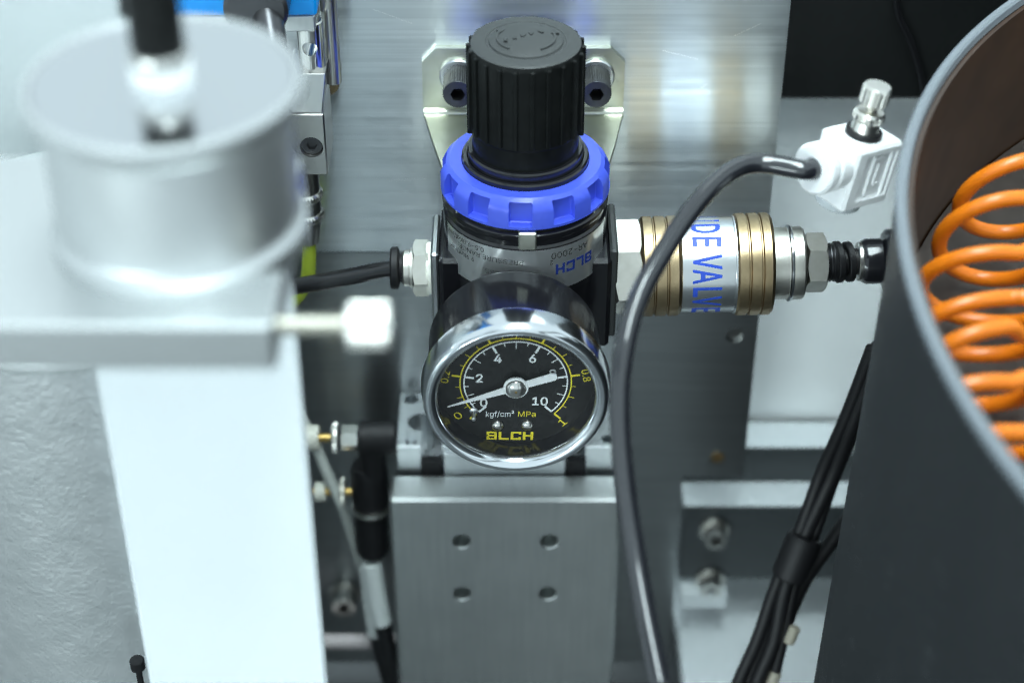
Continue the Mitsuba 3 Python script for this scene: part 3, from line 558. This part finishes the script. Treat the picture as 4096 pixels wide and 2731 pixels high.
tag('cast_housing', 'rough cast metal housing at the lower left edge', 'housing')
put('small_screw', cat(cyl(1.6, -1.4, 1.4, 24), cyl(.7, -40, 0)).apply_translation([-82.4, -35.5, -47]), 'm_rubber'); tag('small_screw', 'little black screw head in the gap beside the white cover', 'screw')
CX, CY = -51.2, -77.9
put('silver_cup__body', lathe([(0, 93.5), (19.2, 93.5), (19.4, 94), (19.4, 97), (18.7, 97.6), (18.2, 98.4), (18.2, 99.2), (18.5, 99.8), (18.5, 116), (20.0, 117.6), (20.4, 118.4), (20.4, 120.2), (19.9, 120.9), (19.4, 120.9), (19.1, 120.6), (18.9, 120.2), (18.8, 119.0), (0, 119.0)], 128).apply_translation([CX, CY, 0]), 'm_alu_cup')
put('silver_cup__top_face', cyl(18.9, 118.6, 120.45, 96, .05).apply_translation([CX, CY, 0]), 'm_disc')
put('silver_cup__post', cat(cyl(3.9, 124.6, 170, 40, .3)).apply_translation([CX, CY, 0]), 'm_black')
put('silver_cup__post_nut', lathe([(0, 119.4), (4.5, 119.4), (4.5, 123.0), (4.1, 123.5), (0, 123.5)], 48).apply_translation([CX, CY, 0]), 'm_white_plastic')
put('silver_cup__post_ring', lathe([(0, 123.4), (4.2, 123.4), (4.35, 123.9), (4.35, 125.2), (4.0, 125.8), (0, 125.8)], 48).apply_translation([CX, CY, 0]), 'm_steel_polished')
tag('silver_cup', 'blurred silver cup shaped cylinder with a black post, front left', 'cylinder')
put('clamp_block', cut(box(-160, -34.7, -102.6, -56, 86.2, 94.6, .6), box(-45, -30, -77.5, -76.5, 80, 100, .05)), 'm_alu_bright', 20); tag('clamp_block', 'blurred silver clamp block under the silver cup', 'clamp')
put('thumb_screw__rod', fx(thread(1.55, 0, 13, .7), -36.5, -98, 91.2), 'm_nickel'); put('thumb_screw__head', fx(knurl(3.4, 28, .2, 0, 6.4), -24.6, -98, 91.2), 'm_nickel_bright', 20)
tag('thumb_screw', 'blurred thumb screw sticking out of the silver clamp', 'screw')
put('black_rod', tube([(-62.5, -40, 112), (-60.8, -38, 132), (-59, -36, 160)], 2.6), 'm_rubber'); tag('black_rod', 'short black rod behind the silver cup at the top edge', 'rod')

# ================================================================== black box top right, its cable, cable bundle lower right
put('motor_box', box(60, 146, 94.5, 103.5, 19.5, 88, 1.2), 'm_black_box'); tag('motor_box', 'black box at the top right behind the bowl', 'box')
put('thin_cable', tube([(92, 92, 55), (93.8, 92.8, 45), (98.0, 93, 37), (102.0, 93, 27), (105.0, 92.5, 16), (107, 90, 2), (108, 86, -15)], 0.9), 'm_hose_black'); tag('thin_cable', 'thin black cable running over the black box', 'cable')
bund = np.array([(86, 27, -8), (81.6, 27.8, -29.6), (78.0, 28.7, -48.4), (73.0, 24.0, -64.6), (68.1, 19.0, -77.9), (65.4, 13.9, -91.3), (62.1, 10.1, -103.0), (58, 4, -122)])
rs = np.random.RandomState(7)
for i, (dx, dz, r) in enumerate(((-1.9, .4, 1.7), (.2, -.3, 1.9), (1.9, .6, 1.5), (-.6, 1.9, 1.5))):
    put('cable_bundle__cable', tube(bund + np.c_[dx + rs.uniform(-.5, .5, 8), np.full(8, dz), rs.uniform(-.5, .5, 8)] + np.outer(np.clip(np.arange(8) - 3.4, 0, 4), [.5 * dx, 0, 0]), r), 'm_rubber')
d = bund[4] - bund[3]
put('cable_bundle__cable', tube([(88, 34, -62), (81, 29, -71), (74, 23.5, -80), (69, 17, -91), (66.5, 12, -104), (64, 6, -120)], 1.9), 'm_rubber')
put('cable_bundle__tie', moved(lathe([(0, -6), (4.0, -6), (4.5, -5), (4.5, 5), (4.0, 6), (0, 6)], 32), frame(d), bund[3] * .6 + bund[4] * .4), 'm_rubber')
put('cable_bundle__terminal', moved(cyl(1.5, -2.4, 2.4, 20, .3), frame(d), bund[5] + [5.2, 0, 2]), 'm_terminal'); put('cable_bundle__terminal', moved(cyl(1.5, -2.4, 2.4, 20, .3), frame(d), bund[6] + [4.4, 0, 1]), 'm_terminal')
tag('cable_bundle', 'bundle of black cables slanting down beside the bowl', 'cable')
